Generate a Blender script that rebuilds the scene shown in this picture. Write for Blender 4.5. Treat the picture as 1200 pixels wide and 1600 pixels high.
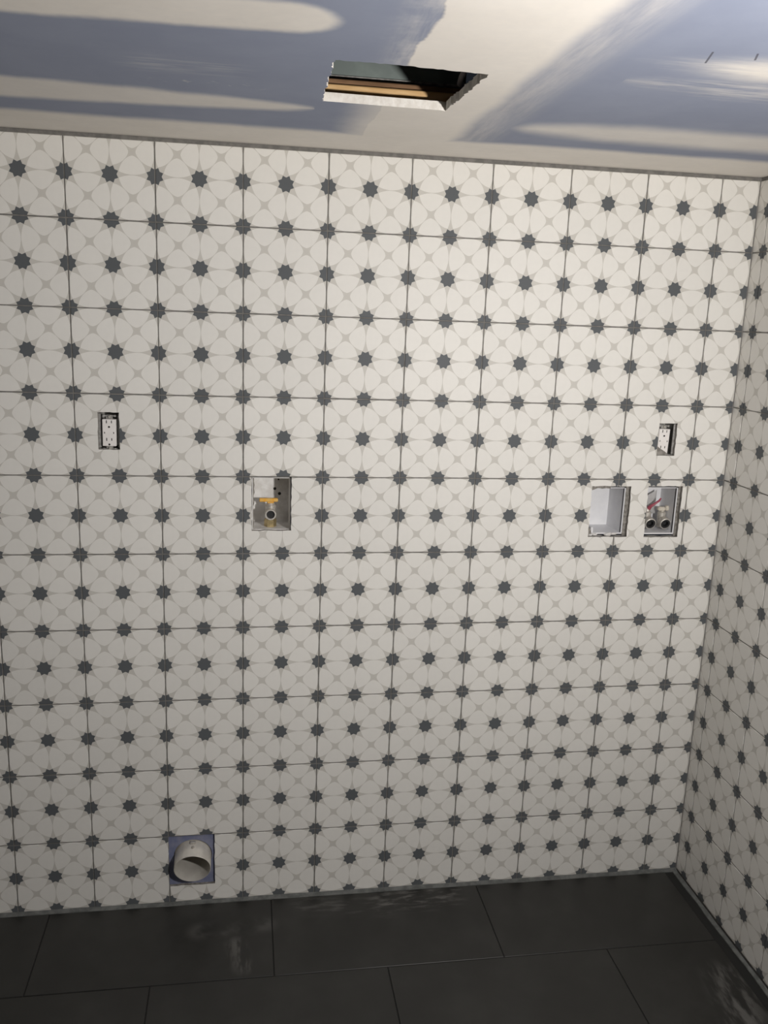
import bpy, bmesh, math, random
from mathutils import Vector, Matrix, Euler
random.seed(7)
S = bpy.context.scene
C = S.collection
for o in list(bpy.data.objects): bpy.data.objects.remove(o)

# ------------------------------------------------------------------ camera
P = 0.21                      # tile pitch
CX = 8.52 * P                 # face of the right wall
ZC = 2.0905                   # ceiling
cd = bpy.data.cameras.new('camera'); cam = bpy.data.objects.new('camera', cd); C.objects.link(cam)
cd.sensor_fit = 'VERTICAL'; cd.sensor_height = 36.0; cd.lens = 1358.38 * 36.0 / 1600.0
cd.clip_start = 0.02
rx, ry, rz = (math.radians(a) for a in (77.30478791, -2.05516778, -8.78581331))
cam.matrix_world = Matrix.Translation((0.4278, -2.2846, 1.6926)) @ Euler((rx, ry, rz), 'XYZ').to_matrix().to_4x4()
S.camera = cam

# ------------------------------------------------------------------ world, lamp, exposure
W = bpy.data.worlds.new('world'); S.world = W; W.use_nodes = True
W.node_tree.nodes['Background'].inputs[0].default_value = (0.6, 0.7, 0.9, 1)
W.node_tree.nodes['Background'].inputs[1].default_value = 0.02
S.view_settings.view_transform = 'Standard'; S.view_settings.look = 'None'
S.view_settings.gamma = 1.0; S.view_settings.use_curve_mapping = False
S.view_settings.exposure = 0.0
# the work lamp that stands behind the photographer's right, turned to the wall
ld = bpy.data.lights.new('work_lamp', 'AREA'); ld.shape = 'DISK'; ld.size = 0.10
ld.energy = 23.5; ld.color = (1.0, 0.965, 0.93); ld.spread = math.radians(172)
lamp = bpy.data.objects.new('work_lamp', ld); C.objects.link(lamp)
lamp.location = (1.32, -1.86, 1.58)
lamp.rotation_euler = (Vector((0.52, 0.0, 1.74)) - lamp.location).to_track_quat('-Z', 'Y').to_euler()

# ------------------------------------------------------------------ node expression helper
class X:
    def __init__(s, nt, sock): s.nt, s.s = nt, sock
    def _m(s, op, *a):
        n = s.nt.nodes.new('ShaderNodeMath'); n.operation = op
        for i, v in enumerate((s,) + a):
            if isinstance(v, X): s.nt.links.new(v.s, n.inputs[i])
            else: n.inputs[i].default_value = v
        return X(s.nt, n.outputs[0])
    def __add__(s, o): return s._m('ADD', o)
    __radd__ = __add__
    def __sub__(s, o): return s._m('SUBTRACT', o)
    def __rsub__(s, o): return (s * -1.0) + o
    def __mul__(s, o): return s._m('MULTIPLY', o)
    __rmul__ = __mul__
    def __truediv__(s, o): return s._m('DIVIDE', o)
    def pow(s, o): return s._m('POWER', o)
    def abs(s): return s._m('ABSOLUTE')
    def min(s, o): return s._m('MINIMUM', o)
    def max(s, o): return s._m('MAXIMUM', o)
    def gt(s, o): return s._m('GREATER_THAN', o)
    def lt(s, o): return s._m('LESS_THAN', o)
    def clamp(s): return s.max(0.0).min(1.0)
    def step(s, a, b):                       # smooth step from a (0) to b (1)
        t = ((s - a) / (b - a)).clamp()
        return t * t * (3.0 - 2.0 * t)

def new_mat(name, rough=0.5, metal=0.0, col=(0.5, 0.5, 0.5), spec=0.5):
    m = bpy.data.materials.new(name); m.use_nodes = True
    b = m.node_tree.nodes['Principled BSDF']
    b.inputs['Base Color'].default_value = (*col, 1); b.inputs['Roughness'].default_value = rough
    b.inputs['Metallic'].default_value = metal; b.inputs['Specular IOR Level'].default_value = spec
    return m, m.node_tree, b
def coords(nt):
    t = nt.nodes.new('ShaderNodeTexCoord'); s = nt.nodes.new('ShaderNodeSeparateXYZ')
    nt.links.new(t.outputs['Object'], s.inputs[0])
    return t.outputs['Object'], X(nt, s.outputs[0]), X(nt, s.outputs[1]), X(nt, s.outputs[2])
def noise(nt, vec, scale, detail=3.0, rough=0.5, stretch=None):
    if stretch:
        mp = nt.nodes.new('ShaderNodeMapping'); nt.links.new(vec, mp.inputs[0]); mp.inputs['Scale'].default_value = stretch
        vec = mp.outputs[0]
    n = nt.nodes.new('ShaderNodeTexNoise'); nt.links.new(vec, n.inputs['Vector'])
    n.inputs['Scale'].default_value = scale; n.inputs['Detail'].default_value = detail; n.inputs['Roughness'].default_value = rough
    return X(nt, n.outputs['Fac'])
def mix(nt, f, a, b):
    n = nt.nodes.new('ShaderNodeMix'); n.data_type = 'RGBA'
    if isinstance(f, X): nt.links.new(f.s, n.inputs[0])
    else: n.inputs[0].default_value = f
    for i, v in ((6, a), (7, b)):
        if isinstance(v, tuple): n.inputs[i].default_value = (*v, 1)
        else: nt.links.new(v, n.inputs[i])
    return n.outputs[2]
def bump(nt, b, h, strength, dist=0.002):
    n = nt.nodes.new('ShaderNodeBump'); n.inputs['Strength'].default_value = strength; n.inputs['Distance'].default_value = dist
    nt.links.new(h.s, n.inputs['Height']); nt.links.new(n.outputs[0], b.inputs['Normal'])
def mottled(name, c1, c2, scale, rough=0.7, metal=0.0, bmp=0.2, stretch=None, spec=0.4):
    m, nt, b = new_mat(name, rough, metal, c1, spec)
    v, x, y, z = coords(nt)
    n = noise(nt, v, scale, 4.0, 0.6, stretch)
    nt.links.new(mix(nt, n.step(0.35, 0.65), c1, c2), b.inputs['Base Color'])
    if bmp: bump(nt, b, n, bmp)
    return m

# printed star tile: 8-pointed dark stars every half tile, pale grey rays, white petals
def tile_material():
    m, nt, b = new_mat('printed_star_tile', 0.5, spec=0.16)
    v, x, y, z = coords(nt)
    def fold(a):
        t = a / (P / 2) + 100.0
        return (t - t._m('ROUND')).abs()
    fx, fy = fold(x), fold(z)
    def petal(s, h):                         # gumdrop with its base along a lattice edge
        hb = s * s * 0.72 + 0.006
        w = (1.0 - (h / 0.42).min(1.0).pow(2.0)).pow(0.65) * 0.305
        return h.gt(hb) * s.lt(w)
    white = petal(0.5 - fx, fy).max(petal(0.5 - fy, fx))
    r = (fx * fx + fy * fy)._m('SQRT')
    th = fy._m('ARCTAN2', fx)
    q = math.pi / 4
    mm = (th._m('MODULO', q) - q / 2).abs()
    R, rn = 0.202, 0.150
    dx, dy = rn * math.cos(q / 2) - R, rn * math.sin(q / 2)
    px, py = r * mm._m('COSINE'), r * mm._m('SINE')
    star = (py * dx - (px - R) * dy).gt(0.0)
    oi = nt.nodes.new('ShaderNodeObjectInfo'); rnd = X(nt, oi.outputs['Random'])
    n = noise(nt, v, 60.0, 2.0)
    tone = (rnd - 0.5) * 0.05 + (n - 0.5) * 0.05 + 1.0
    base = mix(nt, white, (0.615, 0.592, 0.545), (0.80, 0.78, 0.735))
    base = mix(nt, star, base, (0.112, 0.120, 0.127))
    mul = nt.nodes.new('ShaderNodeVectorMath'); mul.operation = 'SCALE'
    nt.links.new(base, mul.inputs[0]); nt.links.new(tone.s, mul.inputs['Scale'])
    nt.links.new(mul.outputs[0], b.inputs['Base Color'])
    bump(nt, b, noise(nt, v, 9.0, 2.0), 0.05, 0.003)
    # sides of a cut tile show the biscuit: same print only on the face
    return m
M = {}
M['tile'] = tile_material()
M['grout'] = mottled('grey_grout', (0.15, 0.145, 0.135), (0.215, 0.205, 0.19), 45, 0.85)
M['bead'] = mottled('light_grey_grout', (0.105, 0.11, 0.105), (0.17, 0.175, 0.168), 30, 0.8)
M['caulk'] = mottled('grey_caulk', (0.24, 0.23, 0.215), (0.17, 0.16, 0.15), 40, 0.8)
M['board'] = mottled('blue_drywall', (0.17, 0.19, 0.30), (0.24, 0.25, 0.34), 30, 0.8)
M['plaster'] = mottled('bare_plaster', (0.56, 0.55, 0.53), (0.62, 0.61, 0.59), 8, 0.9)
M['gypsum'] = mottled('gypsum_core', (0.74, 0.70, 0.64), (0.84, 0.81, 0.76), 70, 0.9, bmp=0.6)
M['biscuit'] = mottled('thinset_mortar', (0.20, 0.185, 0.165), (0.34, 0.32, 0.29), 90, 0.95, bmp=0.6)
M['white'] = mottled('white_plastic', (0.80, 0.80, 0.81), (0.74, 0.74, 0.76), 20, 0.4, bmp=0.0)
M['dirty_white'] = mottled('mortar_stained_plastic', (0.84, 0.83, 0.81), (0.66, 0.64, 0.61), 25, 0.55, bmp=0.1)
M['face'] = mottled('outlet_plastic', (0.90, 0.86, 0.83), (0.86, 0.82, 0.79), 40, 0.35, bmp=0.0)
M['slot'] = new_mat('dark_slot', 0.8, 0, (0.02, 0.018, 0.016))[0]
M['steel'] = mottled('galvanised_steel', (0.48, 0.47, 0.45), (0.30, 0.29, 0.27), 120, 0.5, 0.45, bmp=0.1)
M['duct'] = mottled('galvanised_duct', (0.22, 0.26, 0.24), (0.17, 0.20, 0.19), 12, 0.5, 0.2, bmp=0.05)
M['brass'] = mottled('brass', (0.62, 0.49, 0.26), (0.45, 0.36, 0.20), 120, 0.35, 0.8, bmp=0.05)
M['nickel'] = mottled('nickel_plate', (0.72, 0.69, 0.63), (0.55, 0.52, 0.47), 140, 0.38, 0.55, bmp=0.05)
M['rubber'] = new_mat('black_bore', 0.6, 0, (0.012, 0.012, 0.013))[0]
M['yellow'] = mottled('yellow_lever', (0.86, 0.42, 0.05), (0.80, 0.52, 0.16), 90, 0.4, bmp=0.0)
M['red'] = mottled('red_lever', (0.36, 0.05, 0.09), (0.42, 0.12, 0.15), 60, 0.45, bmp=0.0)
M['pine'] = mottled('pine_board', (0.74, 0.50, 0.25), (0.60, 0.37, 0.16), 14, 0.7, bmp=0.15, stretch=(1, 6, 9))
M['shaded_wood'] = mottled('shaded_brown_wood', (0.24, 0.135, 0.07), (0.16, 0.085, 0.04), 14, 0.8, bmp=0.15, stretch=(1, 6, 9))  # dark brown puts the shade above the pine into the wood colour
M['cable'] = new_mat('grey_sheathing', 0.5, 0, (0.5, 0.48, 0.5))[0]
M['vent'] = mottled('white_painted_metal', (0.72, 0.69, 0.63), (0.60, 0.57, 0.52), 18, 0.38, 0.25, bmp=0.05)
M['cream'] = mottled('cream_plastic', (0.74, 0.68, 0.57), (0.62, 0.57, 0.48), 60, 0.45, bmp=0.0)
M['film'] = mottled('grey_film', (0.84, 0.83, 0.82), (0.74, 0.73, 0.72), 30, 0.4, bmp=0.0)
M['subfloor'] = new_mat('dark_floor_grout', 0.9, 0, (0.014, 0.014, 0.013))[0]

def seg(x, y, ax, ay, bx, by):               # distance to a segment
    dx, dy = bx - ax, by - ay; L = dx * dx + dy * dy
    h = (((x - ax) * dx + (y - ay) * dy) / L).clamp()
    ex, ey = x - ax - h * dx, y - ay - h * dy
    return (ex * ex + ey * ey)._m('SQRT')
def floor_material():
    m, nt, b = new_mat('charcoal_porcelain', 0.42)
    v, x, y, z = coords(nt)
    geo = nt.nodes.new('ShaderNodeNewGeometry'); sp = nt.nodes.new('ShaderNodeSeparateXYZ')
    nt.links.new(geo.outputs['Position'], sp.inputs[0])
    pv = geo.outputs['Position']; wx, wy = X(nt, sp.outputs[0]), X(nt, sp.outputs[1])
    n1 = noise(nt, pv, 5.0, 4.0, 0.6); n2 = noise(nt, pv, 28.0, 4.0, 0.6, (0.5, 2.2, 1))
    n3 = noise(nt, pv, 22.0, 3.0, 0.6, (2.0, 0.5, 1))
    base = mix(nt, n1.step(0.3, 0.7), (0.017, 0.0165, 0.015), (0.025, 0.0245, 0.0225))
    # dried haze left by the sponge
    d1 = seg(wx, wy, 0.84, -0.055, 1.02, -0.04).step(0.09, 0.0) * n2.step(0.47, 0.66)
    d2 = seg(wx, wy, 0.30, -0.13, 0.48, -0.12).step(0.05, 0.0) * n1.step(0.42, 0.6) * 0.6
    d3 = seg(wx, wy, 0.40, -0.19, 0.42, -0.28).step(0.04, 0.0) * n3.step(0.4, 0.6) * 0.7
    d4 = seg(wx, wy, 1.70, -0.47, 1.66, -0.66).step(0.09, 0.0) * n3.step(0.42, 0.62)
    d5 = seg(wx, wy, 0.60, -0.05, 0.75, -0.07).step(0.06, 0.0) * n2.step(0.45, 0.65) * 0.5
    dust = (d1.max(d2).max(d3).max(d4).max(d5) + n1.step(0.5, 0.8) * 0.06).clamp()
    nt.links.new(mix(nt, dust, base, (0.115, 0.112, 0.105)), b.inputs['Base Color'])
    bump(nt, b, noise(nt, pv, 160.0, 3.0), 0.08, 0.001)
    return m
M['floor_tile'] = floor_material()

def ceiling_material():
    m, nt, b = new_mat('blue_board_and_joint_compound', 0.75, spec=0.25)
    v, x0, y0, z0 = coords(nt)
    nx = noise(nt, v, 7.0, 4.0, 0.6); ny = noise(nt, v, 8.5, 4.0, 0.6)
    fine = noise(nt, v, 45.0, 3.0, 0.6)
    st = noise(nt, v, 30.0, 4.0, 0.65, (2.2, 0.25, 1))       # trowel streaks along the seam
    sx = noise(nt, v, 30.0, 4.0, 0.65, (0.25, 2.2, 1))       # trowel streaks along the screw lines
    x = x0 + (nx - 0.5) * 0.035; y = y0 + (ny - 0.5) * 0.03
    # taped seam running away from the wall, its left edge hard, its right edge feathered
    left = (x + (ny - 0.5) * 0.02).step(0.680, 0.688)
    leftsoft = x.step(0.60, 0.70) * y0.step(-0.80, -0.72) * 0.85
    haze = x.step(0.61, 0.69) * (st.step(0.25, 0.8) * 0.35 + nx.step(0.45, 0.6) * 0.25) * (1.0 - x.step(0.69, 0.70))
    body = 1.0 - x.step(0.875, 0.93)
    feather = (1.0 - x.step(0.93, 1.01)) * (st.step(0.2, 0.8) * 0.35 + 0.15)
    seam = left.max(leftsoft).max(haze) * body.max(feather)
    # screw line A, blunt end
    a = seg(x, y, -1.4, -0.86, 0.495, -0.953)
    A = 1.0 - a.step(0.045, 0.075)
    # screw line B, tapering to the right
    wb = ((0.56 - x) / 0.56).max(0.0).min(1.2).pow(0.42) * 0.090
    B = (wb - (y + 0.415).abs()).step(-0.015, 0.032) * 0.88 * x.lt(0.56)
    E = y.step(-0.235, -0.175)                              # coat along the wall
    wd = ((x - 0.97) / 0.25).clamp().pow(0.5) * 0.088
    D = (wd - (y + 0.385).abs()).step(-0.035, 0.06) * x.step(0.96, 1.03) * 0.85
    wc = ((x - 1.05) / 0.2).clamp().pow(0.6) * 0.06
    Cc = (wc - (y + 0.905).abs()).step(-0.035, 0.045) * (x + (sx - 0.5) * 0.2).step(1.02, 1.26)
    C2 = (wc - (y + 0.79).abs()).step(-0.03, 0.05) * x.gt(1.05) * (sx.step(0.35, 0.7) * 0.5)
    F = x.step(1.50, 1.66) * 0.75 * (1.0 - y.step(-0.37, -0.28))                           # coat along the right wall
    smear = (0.07 - (y + 0.66).abs()).step(0.0, 0.07) * (0.14 - (x - 0.32).abs()).step(0.0, 0.1) * sx.step(0.4, 0.75) * 0.35
    scr = (0.03 - (y + 0.555).abs()).step(0.0, 0.03) * (0.12 - (x - 0.36).abs()).step(0.0, 0.06) * fine.step(0.55, 0.75) * 0.5
    mud = seam.max(A).max(B).max(E).max(D).max(Cc).max(C2).max(F).max(smear).max(scr)
    mud = (mud * (0.94 + (fine - 0.5) * 0.12)).clamp()
    blue = mix(nt, nx.step(0.3, 0.7), (0.255, 0.285, 0.375), (0.28, 0.31, 0.40))
    white = mix(nt, nx.step(0.3, 0.7), (0.80, 0.755, 0.69), (0.84, 0.795, 0.73))
    col = mix(nt, mud, blue, white)
    pen = seg(x0, y0, 1.109, -0.970, 1.126, -0.917).lt(0.0016).max(seg(x0, y0, 1.175, -0.980, 1.188, -0.951).lt(0.0016))
    col = mix(nt, pen * 0.8, col, (0.08, 0.08, 0.1))
    nt.links.new(col, b.inputs['Base Color'])
    bump(nt, b, mud + fine * 0.1, 0.25, 0.0015)
    return m
M['ceiling'] = ceiling_material()

# ------------------------------------------------------------------ mesh helpers
def link(name, bm, mat, parent=None, loc=None, smooth=False):
    bmesh.ops.recalc_face_normals(bm, faces=bm.faces[:])
    me = bpy.data.meshes.new(name); bm.to_mesh(me); bm.free()
    for mm in (mat if isinstance(mat, (list, tuple)) else [mat]): me.materials.append(mm)
    if smooth:
        for p in me.polygons: p.use_smooth = True
        me.set_sharp_from_angle(angle=math.radians(35))
    o = bpy.data.objects.new(name, me); C.objects.link(o)
    if loc: o.location = loc
    if parent: o.parent = parent
    return o
def empty(name, loc, label, cat, group=None):
    o = bpy.data.objects.new(name, None); C.objects.link(o); o.location = loc; o.empty_display_size = 0.05
    o['label'] = label; o['category'] = cat
    if group: o['group'] = group
    return o
def box(bm, x0, x1, y0, y1, z0, z1, bev=0.0):
    r = bmesh.ops.create_cube(bm, size=1.0); vs = r['verts']
    for v in vs:
        v.co = Vector(((x0 + x1) / 2 + v.co.x * (x1 - x0), (y0 + y1) / 2 + v.co.y * (y1 - y0), (z0 + z1) / 2 + v.co.z * (z1 - z0)))
    if bev:
        es = list({e for v in vs for e in v.link_edges})
        bmesh.ops.bevel(bm, geom=es, offset=bev, segments=1, affect='EDGES', profile=0.5)
def lathe(bm, prof, origin, axis, n=24, sx=1.0, sz=1.0, cap=(False, False)):
    """profile of (distance along axis, radius) revolved about axis through origin"""
    q = Vector(axis).normalized().to_track_quat('Z', 'Y').to_matrix(); O = Vector(origin)
    rings = []
    for d, r in prof:
        rings.append([bm.verts.new(O + q @ Vector((r * math.cos(2 * math.pi * k / n) * sx, r * math.sin(2 * math.pi * k / n) * sz, d))) for k in range(n)])
    for a, b in zip(rings, rings[1:]):
        for k in range(n): bm.faces.new((a[k], a[(k + 1) % n], b[(k + 1) % n], b[k]))
    if cap[0]: bm.faces.new(rings[0][::-1])
    if cap[1]: bm.faces.new(rings[-1])
def tube(bm, pts, r, n=10):
    pts = [Vector(p) for p in pts]; rings = []
    up = Vector((0.3, 0.1, 1)).normalized()
    for i, p in enumerate(pts):
        t = (pts[min(i + 1, len(pts) - 1)] - pts[max(i - 1, 0)]).normalized()
        a = t.cross(up).normalized(); c = t.cross(a)
        rr = r[i] if isinstance(r, (list, tuple)) else r
        rings.append([bm.verts.new(p + (a * math.cos(2 * math.pi * k / n) + c * math.sin(2 * math.pi * k / n)) * rr) for k in range(n)])
    for a, b in zip(rings, rings[1:]):
        for k in range(n): bm.faces.new((a[k], a[(k + 1) % n], b[(k + 1) % n], b[k]))
    bm.faces.new(rings[0][::-1]); bm.faces.new(rings[-1])
def prism(poly, axis, a, b):
    """closed polygon extruded along y ('y': poly in x,z) or z ('z': poly in x,y)"""
    bm = bmesh.new()
    mk = (lambda p, d: (p[0], d, p[1])) if axis == 'y' else (lambda p, d: (p[0], p[1], d))
    A = [bm.verts.new(mk(p, a)) for p in poly]; B = [bm.verts.new(mk(p, b)) for p in poly]
    n = len(poly)
    bm.faces.new(A); bm.faces.new(B[::-1])
    for k in range(n): bm.faces.new((A[k], A[(k + 1) % n], B[(k + 1) % n], B[k]))
    return bm
def jag(x0, x1, z0, z1, amp, step, seed):
    """rectangle with a chipped outline"""
    rr = random.Random(seed); out = []
    cs = [(x0, z0), (x1, z0), (x1, z1), (x0, z1)]
    for i in range(4):
        a, b = Vector(cs[i]), Vector(cs[(i + 1) % 4]); L = (b - a).length; n = max(1, int(L / step))
        nrm = Vector((b - a).yx).normalized(); nrm.x *= 1
        for k in range(n):
            p = a.lerp(b, k / n + (rr.uniform(-0.25, 0.25) / n if k else 0))
            d = rr.uniform(-amp, amp) if k else rr.uniform(-amp, amp) * 0.4
            out.append((p.x + (d if abs(b.x - a.x) < 1e-6 else 0), p.y + (d if abs(b.y - a.y) < 1e-6 else 0)))
    return out
def carve(o, polys, axis, a, b, side_mat=None):
    """cut prisms out of o and bake the result into its mesh"""
    cut = []
    for poly in polys:
        c = link('cutter', prism(poly, axis, a, b), side_mat or o.data.materials[0]); cut.append(c)
        md = o.modifiers.new('cut', 'BOOLEAN'); md.operation = 'DIFFERENCE'; md.solver = 'EXACT'; md.object = c
        md.material_mode = 'TRANSFER'
    par = o.parent
    bpy.context.view_layer.update()
    me = bpy.data.meshes.new_from_object(o.evaluated_get(bpy.context.evaluated_depsgraph_get()))
    old = o.data; o.modifiers.clear(); o.data = me; me.name = o.name
    for c in cut:
        cm = c.data; bpy.data.objects.remove(c); bpy.data.meshes.remove(cm)

# ------------------------------------------------------------------ openings in the back wall (x0, x1, z0, z1)
HOLE = {'outlet_left': (0.056, 0.109, 1.335, 1.430), 'gas': (0.443, 0.548, 1.120, 1.2665),
        'washer_left': (1.391, 1.508, 1.099, 1.247), 'washer_right': (1.560, 1.664, 1.098, 1.248),
        'outlet_right': (1.573, 1.627, 1.336, 1.428), 'vent': (0.209, 0.339, 0.056, 0.2165)}
POLY = {k: jag(*v, 0.0010, 0.011, i + 3) for i, (k, v) in enumerate(HOLE.items())}
TT = 0.009          # tile thickness
Z = lambda j: (9.03 - j) * P
XL, YF = -1.26, -3.20    # left wall face and wall behind the camera

def struct(o): o['kind'] = 'structure'; return o
def chamfer_tile(x0, x1, z0, z1, t=TT, c=0.0009):
    """tile with an eased front edge, front face at y = 0, back at y = t, in tile coordinates"""
    bm = bmesh.new()
    R = lambda d, y: [bm.verts.new(p) for p in ((x0 + d, y, z0 + d), (x1 - d, y, z0 + d), (x1 - d, y, z1 - d), (x0 + d, y, z1 - d))]
    f, s, k = R(c, 0.0), R(0, c), R(0, t)
    bm.faces.new(f); bm.faces.new(k[::-1])
    for a, b in ((f, s), (s, k)):
        for i in range(4): bm.faces.new((a[i], a[(i + 1) % 4], b[(i + 1) % 4], b[i]))
    return bm

# back wall: blue board behind, grout bed, tiles
bm = bmesh.new(); box(bm, XL, CX + 0.02, TT + 0.0005, 0.024, -0.02, ZC)
wall_back = struct(link('wall_back', bm, M['board']))
WH = [jag(v[0] - 0.002, v[1] + 0.002, v[2] - 0.001, v[3] + 0.002, 0.0015, 0.014, 40 + i) for i, (k, v) in enumerate(HOLE.items()) if k != 'vent']
circ = [(0.277 + 0.0545 * math.cos(a * math.pi / 16), 0.146 + 0.0515 * math.sin(a * math.pi / 16)) for a in range(32)]
carve(wall_back, WH + [circ], 'y', -0.05, 0.1, M['gypsum'])
bm = bmesh.new(); box(bm, XL, CX, 0.0016, TT + 0.0005, -0.015, ZC - 0.0005)
g = link('grout', bm, M['grout'], wall_back)
carve(g, [POLY[k] for k in HOLE], 'y', -0.05, 0.1, M['biscuit'])

G = 0.0029
H = (P - G) / 2
full = None
def tile_grid(parent, origin, rot, cols, xmin, xmax, holes):
    """tiles of one wall: local x along the wall, tile (i, j) centred at ((i + .5) P, Z(j) - P / 2)"""
    global full
    for i in cols:
        for j in range(-1, 9):
            cx, cz = (i + 0.5) * P, Z(j) - P / 2
            x0, x1 = max(-H, xmin - cx), min(H, xmax - cx)
            z0, z1 = -H, min(H, 2.0805 - cz)
            if j == 8: z0 = -H - 0.004
            if x1 - x0 < 0.008: continue
            whole = abs(x0 + H) < 1e-6 and abs(x1 - H) < 1e-6 and abs(z1 - H) < 1e-6 and j != 8
            hit = [k for k, v in holes.items() if v[0] < cx + x1 and v[1] > cx + x0 and v[2] < cz + z1 - 1e-3 and v[3] > cz + z0 + 1e-3]
            lx = cx + random.uniform(-.0003, .0003); lz = cz + random.uniform(-.0003, .0003); ly = random.uniform(-.0003, .0003)
            if whole and not hit:
                if full is None:
                    o = link('tile', chamfer_tile(-H, H, -H, H), M['tile'], parent); full = o.data
                else:
                    o = bpy.data.objects.new('tile', full); C.objects.link(o); o.parent = parent
            else:
                o = link('tile', chamfer_tile(x0, x1, z0, z1), M['tile'], parent)
                if hit:
                    o.location = (0, 0, 0)
                    carve(o, [[(p[0] - cx, p[1] - cz) for p in POLY[k]] for k in hit], 'y', -0.05, 0.05, M['biscuit'])
            o.matrix_local = Matrix.Translation(origin) @ rot @ Matrix.Translation((lx, ly, lz)) @ Euler((random.uniform(-.002, .002), 0, random.uniform(-.002, .002))).to_matrix().to_4x4()
tile_grid(wall_back, (0, 0, 0), Matrix.Identity(4), range(-6, 9), XL, CX - 0.0012, HOLE)

# right wall, its first tile cut to a narrow strip in the corner
bm = bmesh.new(); box(bm, CX + TT + 0.0005, CX + 0.024, YF, 0.02, -0.02, ZC)
wall_right = struct(link('wall_right', bm, M['board']))
bm = bmesh.new(); box(bm, CX + 0.0016, CX + TT + 0.0005, YF, 0.0015, -0.015, ZC - 0.0005)
link('grout', bm, M['grout'], wall_right)
c0 = 0.24 * P       # width of the strip
# local +x runs along the wall towards the camera, local +y points into the wall
rot = Matrix.Rotation(-math.pi / 2, 4, 'Z')
tile_grid(wall_right, (CX, c0 * -1.0, 0), rot, range(-1, 11), -c0 + 0.001, 2.30, {})

# thin line of caulk up the corner
bm = bmesh.new(); rr = random.Random(4); prev = None
for k in range(61):
    e = 0.0026 + rr.uniform(-.0006, .0008); zz = 0.002 + (ZC - 0.004) * k / 60
    c = [bm.verts.new(p) for p in ((CX - e, 0.0004, zz), (CX - e * 0.35, -e * 0.35, zz), (CX + 0.0004, -e, zz))]
    if prev:
        for q in range(2): bm.faces.new((prev[q], prev[q + 1], c[q + 1], c[q]))
    prev = c
struct(link('trim_3', bm, M['caulk']))

# plain walls out of view that close the room
bm = bmesh.new(); box(bm, XL - 0.02, XL, YF, 0.02, -0.02, ZC); struct(link('wall_left', bm, M['plaster']))
bm = bmesh.new(); box(bm, XL - 0.02, CX + 0.02, YF - 0.02, YF, -0.02, ZC); struct(link('wall_front', bm, M['plaster']))

# floor
bm = bmesh.new(); box(bm, XL, CX, YF, 0.0, -0.03, -0.0022)
floor = struct(link('floor', bm, M['subfloor']))
FG = 0.0032; y = -0.0135; row = 0
FX = CX - 0.046
while y > -2.6:
    y1 = max(y - 0.3065, YF)
    xs = [-0.120 + 0.6235 * k for k in range(-2, 5)] if row % 2 == 0 else [0.1875 + 0.6165 * k for k in range(-3, 5)]
    xs = [XL + 0.003] + [q for q in xs if XL + 0.03 < q < FX - 0.03] + [FX + FG]
    for a, b in zip(xs, xs[1:]):
        cx, cy = (a + b - FG) / 2, (y + y1) / 2
        bm = chamfer_tile(a - cx, b - FG - cx, y1 - cy, y - cy, 0.01, 0.0007)
        for v in bm.verts: v.co = Vector((v.co.x, v.co.z, -v.co.y))
        o = link('tile', bm, M['floor_tile'], floor)
        o.location = (cx, cy, random.uniform(-.0003, .0003)); o.rotation_euler = (random.uniform(-.001, .001), random.uniform(-.0006, .0006), 0)
    y = y1 - FG; row += 1
def bead(name, p0, p1, across, w):
    """grout bead along the foot of a wall, slightly uneven"""
    bm = bmesh.new(); n = 60; p0, p1, ac = Vector(p0), Vector(p1), Vector(across); rr = random.Random(5); prev = None
    for k in range(n + 1):
        p = p0.lerp(p1, k / n); e = w + rr.uniform(-.0018, .0018)
        r = [bm.verts.new(p + ac * d + Vector((0, 0, h))) for d, h in ((0, -0.004), (0, 0.005 + rr.uniform(-.001, .001)), (e * 0.45, 0.0022), (e, 0.0005), (e, -0.004))]
        if prev:
            for q in range(4): bm.faces.new((prev[q], prev[q + 1], r[q + 1], r[q]))
        prev = r
    return struct(link(name, bm, M['bead']))
bead('trim_1', (XL, 0.0, 0), (CX - 0.001, 0.0, 0), (0, -1, 0), 0.0135)
bead('trim_2', (CX - 0.007, -0.004, 0), (CX - 0.007, YF, 0), (-1, 0, 0), 0.010)

# ceiling with the roughly cut opening
bm = bmesh.new(); box(bm, XL - 0.02, CX + 0.02, YF - 0.02, 0.02, ZC, ZC + 0.0165)
ceiling = struct(link('ceiling', bm, M['ceiling']))
rr = random.Random(21)
hole = []
cor = [(0.5715, -0.487), (0.700, -0.484), (0.806, -0.483), (0.814, -0.478), (0.826, -0.757), (0.690, -0.768), (0.567, -0.768)]
for i, p in enumerate(cor):
    q = cor[(i + 1) % len(cor)]; a, b = Vector(p), Vector(q); n = max(2, int((b - a).length / 0.008))
    nr = Vector((-(b - a).y, (b - a).x)).normalized()
    amp = 0.0004 if abs(a.y + 0.485) < .01 and abs(b.y + 0.485) < .01 else 0.0026
    for k in range(n):
        hole.append(tuple(a.lerp(b, k / n) + nr * rr.uniform(-amp, amp)))
carve(ceiling, [hole], 'z', ZC - 0.1, ZC + 0.1, M['gypsum'])
bm = bmesh.new(); box(bm, XL - 0.02, CX + 0.02, YF - 0.02, 0.02, 2.42, 2.45)
struct(link('cavity_light_block', bm, M['shaded_wood']))  # unseen slab added over the cavity to block outside light and keep it dark

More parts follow.
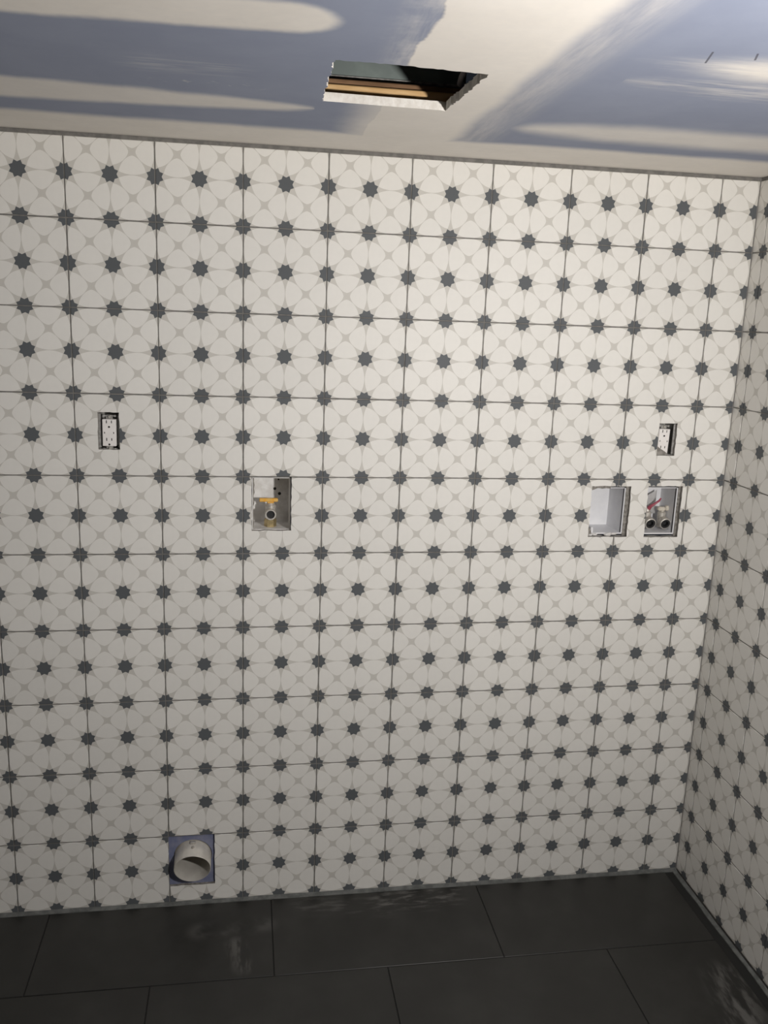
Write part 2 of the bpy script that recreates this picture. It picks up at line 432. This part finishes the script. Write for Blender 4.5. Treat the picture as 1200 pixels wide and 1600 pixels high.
# ------------------------------------------------------------------ things above the opening
bm = bmesh.new(); box(bm, 0.20, 1.30, -0.445, -0.405, ZC + 0.017, 2.1325, 0.002)
o = link('strapping_board', bm, M['pine']); o['label'] = 'pale pine strapping board just inside the cut opening in the ceiling'; o['category'] = 'board'
bm = bmesh.new(); box(bm, 0.20, 1.30, -0.432, -0.385, 2.1327, 2.1455, 0.002)
o = link('strapping_board', bm, M['shaded_wood']); o['label'] = 'board coloured dark for shade, lying on top of the pale pine strapping in the ceiling opening'; o['category'] = 'board'
d = empty('ventilation_duct', (0.5, -0.30, 2.16), 'dull grey sheet metal duct above the boards in the ceiling opening', 'duct')
bm = bmesh.new(); box(bm, -0.3, 0.375, -0.09, 0.12, 0.0, 0.20, 0.003); link('duct_body', bm, M['duct'], d)
bm = bmesh.new(); box(bm, -0.3, 0.375, -0.096, -0.0895, -0.003, 0.001, 0.0005); link('seam_flange', bm, M['steel'], d)
bm = bmesh.new()
pts = [(0.86, -0.56, 2.24), (0.845, -0.53, 2.17), (0.840, -0.495, 2.150), (0.846, -0.455, 2.148), (0.862, -0.43, 2.15), (0.885, -0.41, 2.16), (0.93, -0.39, 2.20)]
tube(bm, pts, 0.0055, 10)
o = link('cable', bm, M['cable'], smooth=True); o['label'] = 'curved pale grey cable at the right corner of the ceiling opening'; o['category'] = 'cable'

# ------------------------------------------------------------------ receptacles
def open_box(bm, x0, x1, y0, y1, z0, z1, t):
    """five-sided box open towards the room (y0)"""
    box(bm, x0 - t, x0, y0, y1, z0 - t, z1 + t); box(bm, x1, x1 + t, y0, y1, z0 - t, z1 + t)
    box(bm, x0, x1, y0, y1, z0 - t, z0); box(bm, x0, x1, y0, y1, z1, z1 + t)
    box(bm, x0 - t, x1 + t, y1, y1 + t, z0 - t, z1 + t)
def receptacle(cx, cz, y, label, bx, turn):
    t = empty('electrical_outlet', (cx, y, cz), label, 'outlet', None)
    hx0, hx1, hz0, hz1 = bx
    bm = bmesh.new(); open_box(bm, hx0 - cx + 0.002, hx1 - cx - 0.002, 0.012 - y, 0.07 - y, hz0 - cz + 0.001, hz1 - cz - 0.001, 0.0018); link('device_box', bm, M['steel'], t)
    bm = bmesh.new()
    for a, b in ((hx0 - 0.002, hx0 + 0.0065), (hx1 - 0.0055, hx1 + 0.002)): box(bm, a - cx, b - cx, 0.0098 - y, 0.0115 - y, hz0 - cz + 0.004, hz1 - cz - 0.004, 0.0004)
    link('mud_ring', bm, M['steel'], t)
    f = bmesh.new(); box(f, -0.0168, 0.0168, 0.0, 0.024, -0.0345, 0.0345, 0.0012); f = link('receptacle', f, M['face'], t); f.rotation_euler = turn
    for s in (1, -1):
        zc = 0.0195 if s > 0 else -0.0255
        for dx, h in ((-0.0062, 0.0076), (0.0062, 0.0066)):
            b = bmesh.new(); box(b, dx - 0.0011, dx + 0.0011, -0.0002, 0.004, zc + 0.0085 - h / 2, zc + 0.0085 + h / 2); link('slot', b, M['slot'], f)
        b = bmesh.new(); lathe(b, [(-0.0002, 0.0026), (0.004, 0.0026)], (0.0, 0, zc - 0.0045), (0, 1, 0), 12, cap=(True, True)); link('ground_hole', b, M['slot'], f)
    for dx in (-0.0112, 0.0112):
        b = bmesh.new(); box(b, dx - 0.001, dx + 0.001, -0.0002, 0.003, -0.0022, 0.0022); link('slot', b, M['slot'], f)
    b = bmesh.new()
    for s in (1, -1):
        lo, hi = sorted((s * 0.0345, s * 0.0452)); box(b, -0.0085, 0.0085, 0.0075, 0.0095, lo, hi, 0.0006)
        lo, hi = sorted((s * 0.040, s * 0.0452)); box(b, -0.0165, -0.0115, 0.0075, 0.009, lo, hi); box(b, -0.0116, -0.0084, 0.0078, 0.0088, lo + .001, hi - .001)
        box(b, 0.0115, 0.0165, 0.0075, 0.009, lo, hi); box(b, 0.0084, 0.0116, 0.0078, 0.0088, lo + .001, hi - .001)
    box(b, -0.0175, 0.0175, 0.010, 0.0115, -0.0345, 0.0345)
    st = link('mounting_strap', b, M['steel'], t); st.rotation_euler = turn
    for s in (1, -1):
        b = bmesh.new(); lathe(b, [(0.003, 0.0), (0.0032, 0.0026), (0.0048, 0.0036), (0.0075, 0.0036)], (0.0, 0, s * 0.0405), (0, 1, 0), 12); link('screw', b, M['nickel'], st, smooth=True)
    return t
receptacle(0.0830, 1.3775, 0.0015, 'white receptacle in the small tile cutout at left, framed evenly by dark gaps', HOLE['outlet_left'], (0, 0.012, 0))
t = receptacle(1.5965, 1.3755, 0.0120, 'white receptacle recessed above the right washer box, grey mortar over its lower corner', HOLE['outlet_right'], (0, 0.03, 0.05))
# mortar left across the lower left corner of the opening
bm = prism([(-0.0225, -0.0385), (0.0135, -0.0385), (0.0135, -0.0355), (0.004, -0.0285), (-0.012, -0.0195), (-0.0225, -0.0115)], 'y', -0.0065, -0.002)
link('mortar_smear', bm, M['biscuit'], t)

# ------------------------------------------------------------------ gas outlet box
x0, x1, z0, z1 = HOLE['gas']
t = empty('gas_outlet_box', ((x0 + x1) / 2, 0.012, z0), 'recessed white box with yellow lever gas valve, in the cutout left of centre', 'outlet box')
mx = (x0 + x1) / 2; L = lambda x: x - mx
bm = bmesh.new(); open_box(bm, L(x0) + 0.003, L(x1) - 0.003, 0.0, 0.094, 0.001, 0.141, 0.002); link('back_box', bm, M['dirty_white'], t)
for (hx, hz, r) in ((0.507, 1.214, 0.0040), (0.520, 1.200, 0.0044), (0.517, 1.240, 0.0024)):
    b = bmesh.new(); lathe(b, [(0.0932, r), (0.0945, r)], (L(hx), 0, hz - z0), (0, 1, 0), 12, cap=(True, True)); link('screw_hole', b, M['slot'], t)
bm = bmesh.new(); rr = random.Random(3)
prev = None
for k in range(15):                      # ragged mortar along the left side of the box
    zz = 0.004 + 0.136 * k / 14; w = 0.004 + rr.random() * 0.004
    r = [bm.verts.new((L(x0) + 0.0015, yv, zz)) for yv in (0.0, 0.012)] + [bm.verts.new((L(x0) + w, 0.006, zz)), ]
    if prev:
        for q in range(3): bm.faces.new((prev[q], prev[(q + 1) % 3], r[(q + 1) % 3], r[q]))
    prev = r
link('mortar_smear', bm, M['biscuit'], t)
VY = 0.036; vx = L(0.4935)
v = bmesh.new()
lathe(v, [(0.0, 0.0), (0.0, 0.0115), (0.026, 0.0125), (0.034, 0.0145), (0.050, 0.0145), (0.056, 0.010), (0.064, 0.008), (0.064, 0.0)], (vx, VY, 0.010), (0, 0, 1), 20)
valve = link('gas_valve', v, M['nickel'], t, smooth=True)
b = bmesh.new(); lathe(b, [(0.0, 0.0), (0.0, 0.0165), (0.020, 0.0165), (0.022, 0.013), (0.022, 0.0)], (vx, VY, 0.001), (0, 0, 1), 6); link('hex_nut', b, M['brass'], valve)
zo = 1.160 - z0
b = bmesh.new(); lathe(b, [(0.0, 0.0112), (0.0, 0.0148), (0.008, 0.0155), (0.0085, 0.0130), (0.032, 0.0130)], (vx, VY - 0.033, zo), (0, 1, 0), 28)
lathe(b, [(0.0, 0.0112), (0.020, 0.0108)], (vx, VY - 0.033, zo), (0, 1, 0), 28); link('outlet_collar', b, M['nickel'], valve, smooth=True)
b = bmesh.new(); lathe(b, [(0.006, 0.0), (0.006, 0.0109), (0.012, 0.0109)], (vx, VY - 0.033, zo), (0, 1, 0), 24); link('outlet_bore', b, M['rubber'], valve)
zh = 1.1955 - z0
b = bmesh.new(); box(b, L(0.4635), L(0.5135), VY - 0.014, VY - 0.002, zh - 0.0045, zh + 0.0055, 0.002)
box(b, L(0.4845), L(0.5025), VY - 0.013, VY + 0.008, zh - 0.0085, zh - 0.004, 0.0015); link('lever_handle', b, M['yellow'], valve)

# ------------------------------------------------------------------ washer outlet boxes
def washer_box(key, label, depth, xr):
    x0, x1, z0, z1 = HOLE[key]; mx = (x0 + x1) / 2
    t = empty('washer_outlet_box', (mx, 0.012, z0), label, 'outlet box')
    bm = bmesh.new(); open_box(bm, x0 - mx + 0.001, xr - mx, 0.0, depth, 0.010, z1 - z0 - 0.008, 0.002)
    hb = link('back_box', bm, M['white'], t)
    bm = bmesh.new()                      # rim around the opening
    for a in ((xr - mx, xr - mx + 0.0035, -0.004, 0.006, 0.008, z1 - z0 - 0.006), (x0 - mx + 0.001, xr - mx + 0.0035, -0.004, 0.006, 0.0065, 0.0105)):
        box(bm, *a, 0.0008)
    link('rim', bm, M['white'], t)
    bm = bmesh.new(); rr = random.Random(len(key)); prev = None      # mortar packed between the box and the cut tile
    for k in range(25):
        zz = 0.002 + (z1 - z0 - 0.004) * k / 24; d = rr.uniform(-.0022, .0022)
        c = [bm.verts.new((x, yv, zz)) for x, yv in ((xr - mx + 0.004, 0.012), (xr - mx + 0.004, -0.0035 + d), (x1 - mx - 0.0035 + d, -0.002 + d), (x1 - mx + 0.003, 0.0))]
        if prev:
            for q in range(3): bm.faces.new((prev[q], prev[q + 1], c[q + 1], c[q]))
        prev = c
    link('mortar_bed', bm, M['biscuit'], t)
    return t, mx
t, mx = washer_box('washer_left', 'empty white recessed washer box, left of the pair by the corner', 0.100, 1.4930)
rr = random.Random(9)
for (lx, lz, w, h) in ((1.412, 1.1060, 0.010, 0.004), (1.452, 1.1050, 0.013, 0.0055), (1.470, 1.107, 0.010, 0.004), (1.401, 1.104, 0.006, 0.003)):
    b = bmesh.new(); bmesh.ops.create_icosphere(b, subdivisions=2, radius=1.0)
    for q in b.verts:
        n = 1 + rr.uniform(-.18, .18); q.co = Vector((q.co.x * w * n, q.co.y * 0.006 * n, q.co.z * h * n)) + Vector((lx - mx, -0.006, lz - 1.099))
    link('plaster_lump', b, M['dirty_white'], t)
b = prism([(1.391 - mx, 0.0), (1.391 - mx, 0.026), (1.396 - mx, 0.025), (1.402 - mx, 0.017), (1.404 - mx, 0.0)], 'y', -0.006, 0.004); link('mortar_smear', b, M['biscuit'], t)
b = prism([(1.391 - mx, 0.150), (1.391 - mx, 0.1335), (1.400 - mx, 0.136), (1.412 - mx, 0.141), (1.425 - mx, 0.139), (1.437 - mx, 0.1405), (1.450 - mx, 0.139), (1.450 - mx, 0.150)], 'y', -0.004, 0.003); link('torn_edge', b, M['biscuit'], t)
b = bmesh.new(); box(b, 1.404 - mx, 1.412 - mx, 0.002, 0.03, 0.008, 0.025, 0.002); link('clip', b, M['white'], t)

t, mx = washer_box('washer_right', 'white recessed washer box holding two water valves, beside the corner', 0.092, 1.6520)
z0 = 1.098
def water_valve(cx, cy, cz, red):
    v = bmesh.new()
    lathe(v, [(0.0, 0.0), (0.0, 0.011), (0.030, 0.012), (0.044, 0.012), (0.048, 0.008), (0.058, 0.007), (0.058, 0.0)], (cx, cy, cz - 0.022), (0, 0, 1), 18)
    vv = link('water_valve', v, M['nickel'], t, smooth=True)
    ax = (0, -1, -0.22)
    b = bmesh.new(); lathe(b, [(0.0, 0.0125), (0.012, 0.0135), (0.014, 0.0165), (0.030, 0.0165), (0.031, 0.0140), (0.016, 0.0132)], (cx, cy, cz), ax, 28); link('hose_collar', b, M['nickel'], vv, smooth=True)
    b = bmesh.new(); lathe(b, [(0.030, 0.0141), (0.0302, 0.0085), (0.020, 0.0075), (0.018, 0.0)], (cx, cy, cz), ax, 28); link('outlet_bore', b, M['rubber'], vv, smooth=True)
    if red:
        b = bmesh.new(); tube(b, [(cx + 0.002, cy - 0.004, cz + 0.034), (cx + 0.004, cy - 0.010, cz + 0.042), (cx + 0.012, cy - 0.016, cz + 0.050), (cx + 0.024, cy - 0.019, cz + 0.060), (cx + 0.029, cy - 0.019, cz + 0.068)], [0.0062, 0.005, 0.0038, 0.003, 0.0022], 10)
        link('lever_handle', b, M['red'], vv, smooth=True)
    else:
        b = bmesh.new(); box(b, cx - 0.018, cx + 0.004, cy - 0.014, cy + 0.002, cz + 0.028, cz + 0.040, 0.003); box(b, cx + 0.0055, cx + 0.018, cy - 0.012, cy + 0.002, cz + 0.028, cz + 0.043, 0.003)
        link('lever_handle', b, M['cream'], vv)
water_valve(1.592 - mx, 0.045, 1.137 - z0, True)
water_valve(1.638 - mx, 0.045, 1.137 - z0, False)
b = bmesh.new(); tube(b, [(1.584 - mx, 0.05, 0.04), (1.584 - mx, 0.05, 0.08), (1.585 - mx, 0.048, 0.10)], 0.0032, 8); link('stem', b, M['steel'], t)
b = bmesh.new()
P3 = [(1.581, 0.062, 1.150), (1.581, 0.060, 1.203), (1.600, 0.064, 1.207), (1.627, 0.068, 1.222), (1.628, 0.070, 1.190), (1.628, 0.068, 1.150), (1.604, 0.056, 1.165)]
vs = [b.verts.new((p[0] - mx, p[1], p[2] - z0)) for p in P3]
for f in ((0, 1, 6), (1, 2, 6), (2, 3, 6), (3, 4, 6), (4, 5, 6), (5, 0, 6)): b.faces.new([vs[k] for k in f])
bmesh.ops.solidify(b, geom=b.faces[:], thickness=0.0006)
o = link('plastic_film', b, M['film']); o.location = (mx, 0.012, z0)
o['label'] = 'crumpled grey plastic film behind the red lever inside the right washer box'; o['category'] = 'plastic film'

# ------------------------------------------------------------------ dryer vent
t = empty('dryer_vent_pipe', (0.277, 0.0, 0.141), 'short round pale metal vent pipe sticking out of the wall near the floor', 'vent pipe')
def oval(bm, prof, n=40):
    rings = []
    for y, rx_, rz_, dz, lean in prof:
        rings.append([bm.verts.new((rx_ * math.cos(2 * math.pi * k / n), y - lean * math.sin(2 * math.pi * k / n), dz + rz_ * math.sin(2 * math.pi * k / n))) for k in range(n)])
    for a, c in zip(rings, rings[1:]):
        for k in range(n): bm.faces.new((a[k], a[(k + 1) % n], c[(k + 1) % n], c[k]))
    return rings
b = bmesh.new()
r = oval(b, [(0.16, 0.0525, 0.0485, 0.010, 0), (0.03, 0.0525, 0.0485, 0.008, 0), (-0.031, 0.0520, 0.0462, -0.0108, 0.007), (-0.032, 0.0508, 0.0450, -0.0108, 0.007), (0.03, 0.0510, 0.0470, 0.008, 0), (0.16, 0.0510, 0.0470, 0.010, 0)])
b.faces.new(r[-1]); link('pipe', b, M['vent'], t, smooth=True)
b = bmesh.new(); lathe(b, [(0.0, 0.0), (0.0, 0.004), (0.003, 0.0042), (0.005, 0.003), (0.006, 0.0)], (0.002, -0.012, 0.0435), (0, -0.3, 1), 8); link('screw', b, M['nickel'], t)
b = bmesh.new(); box(b, -0.007, 0.008, -0.001, 0.009, 0.0490, 0.0535, 0.0008); link('tab', b, M['nickel'], t)
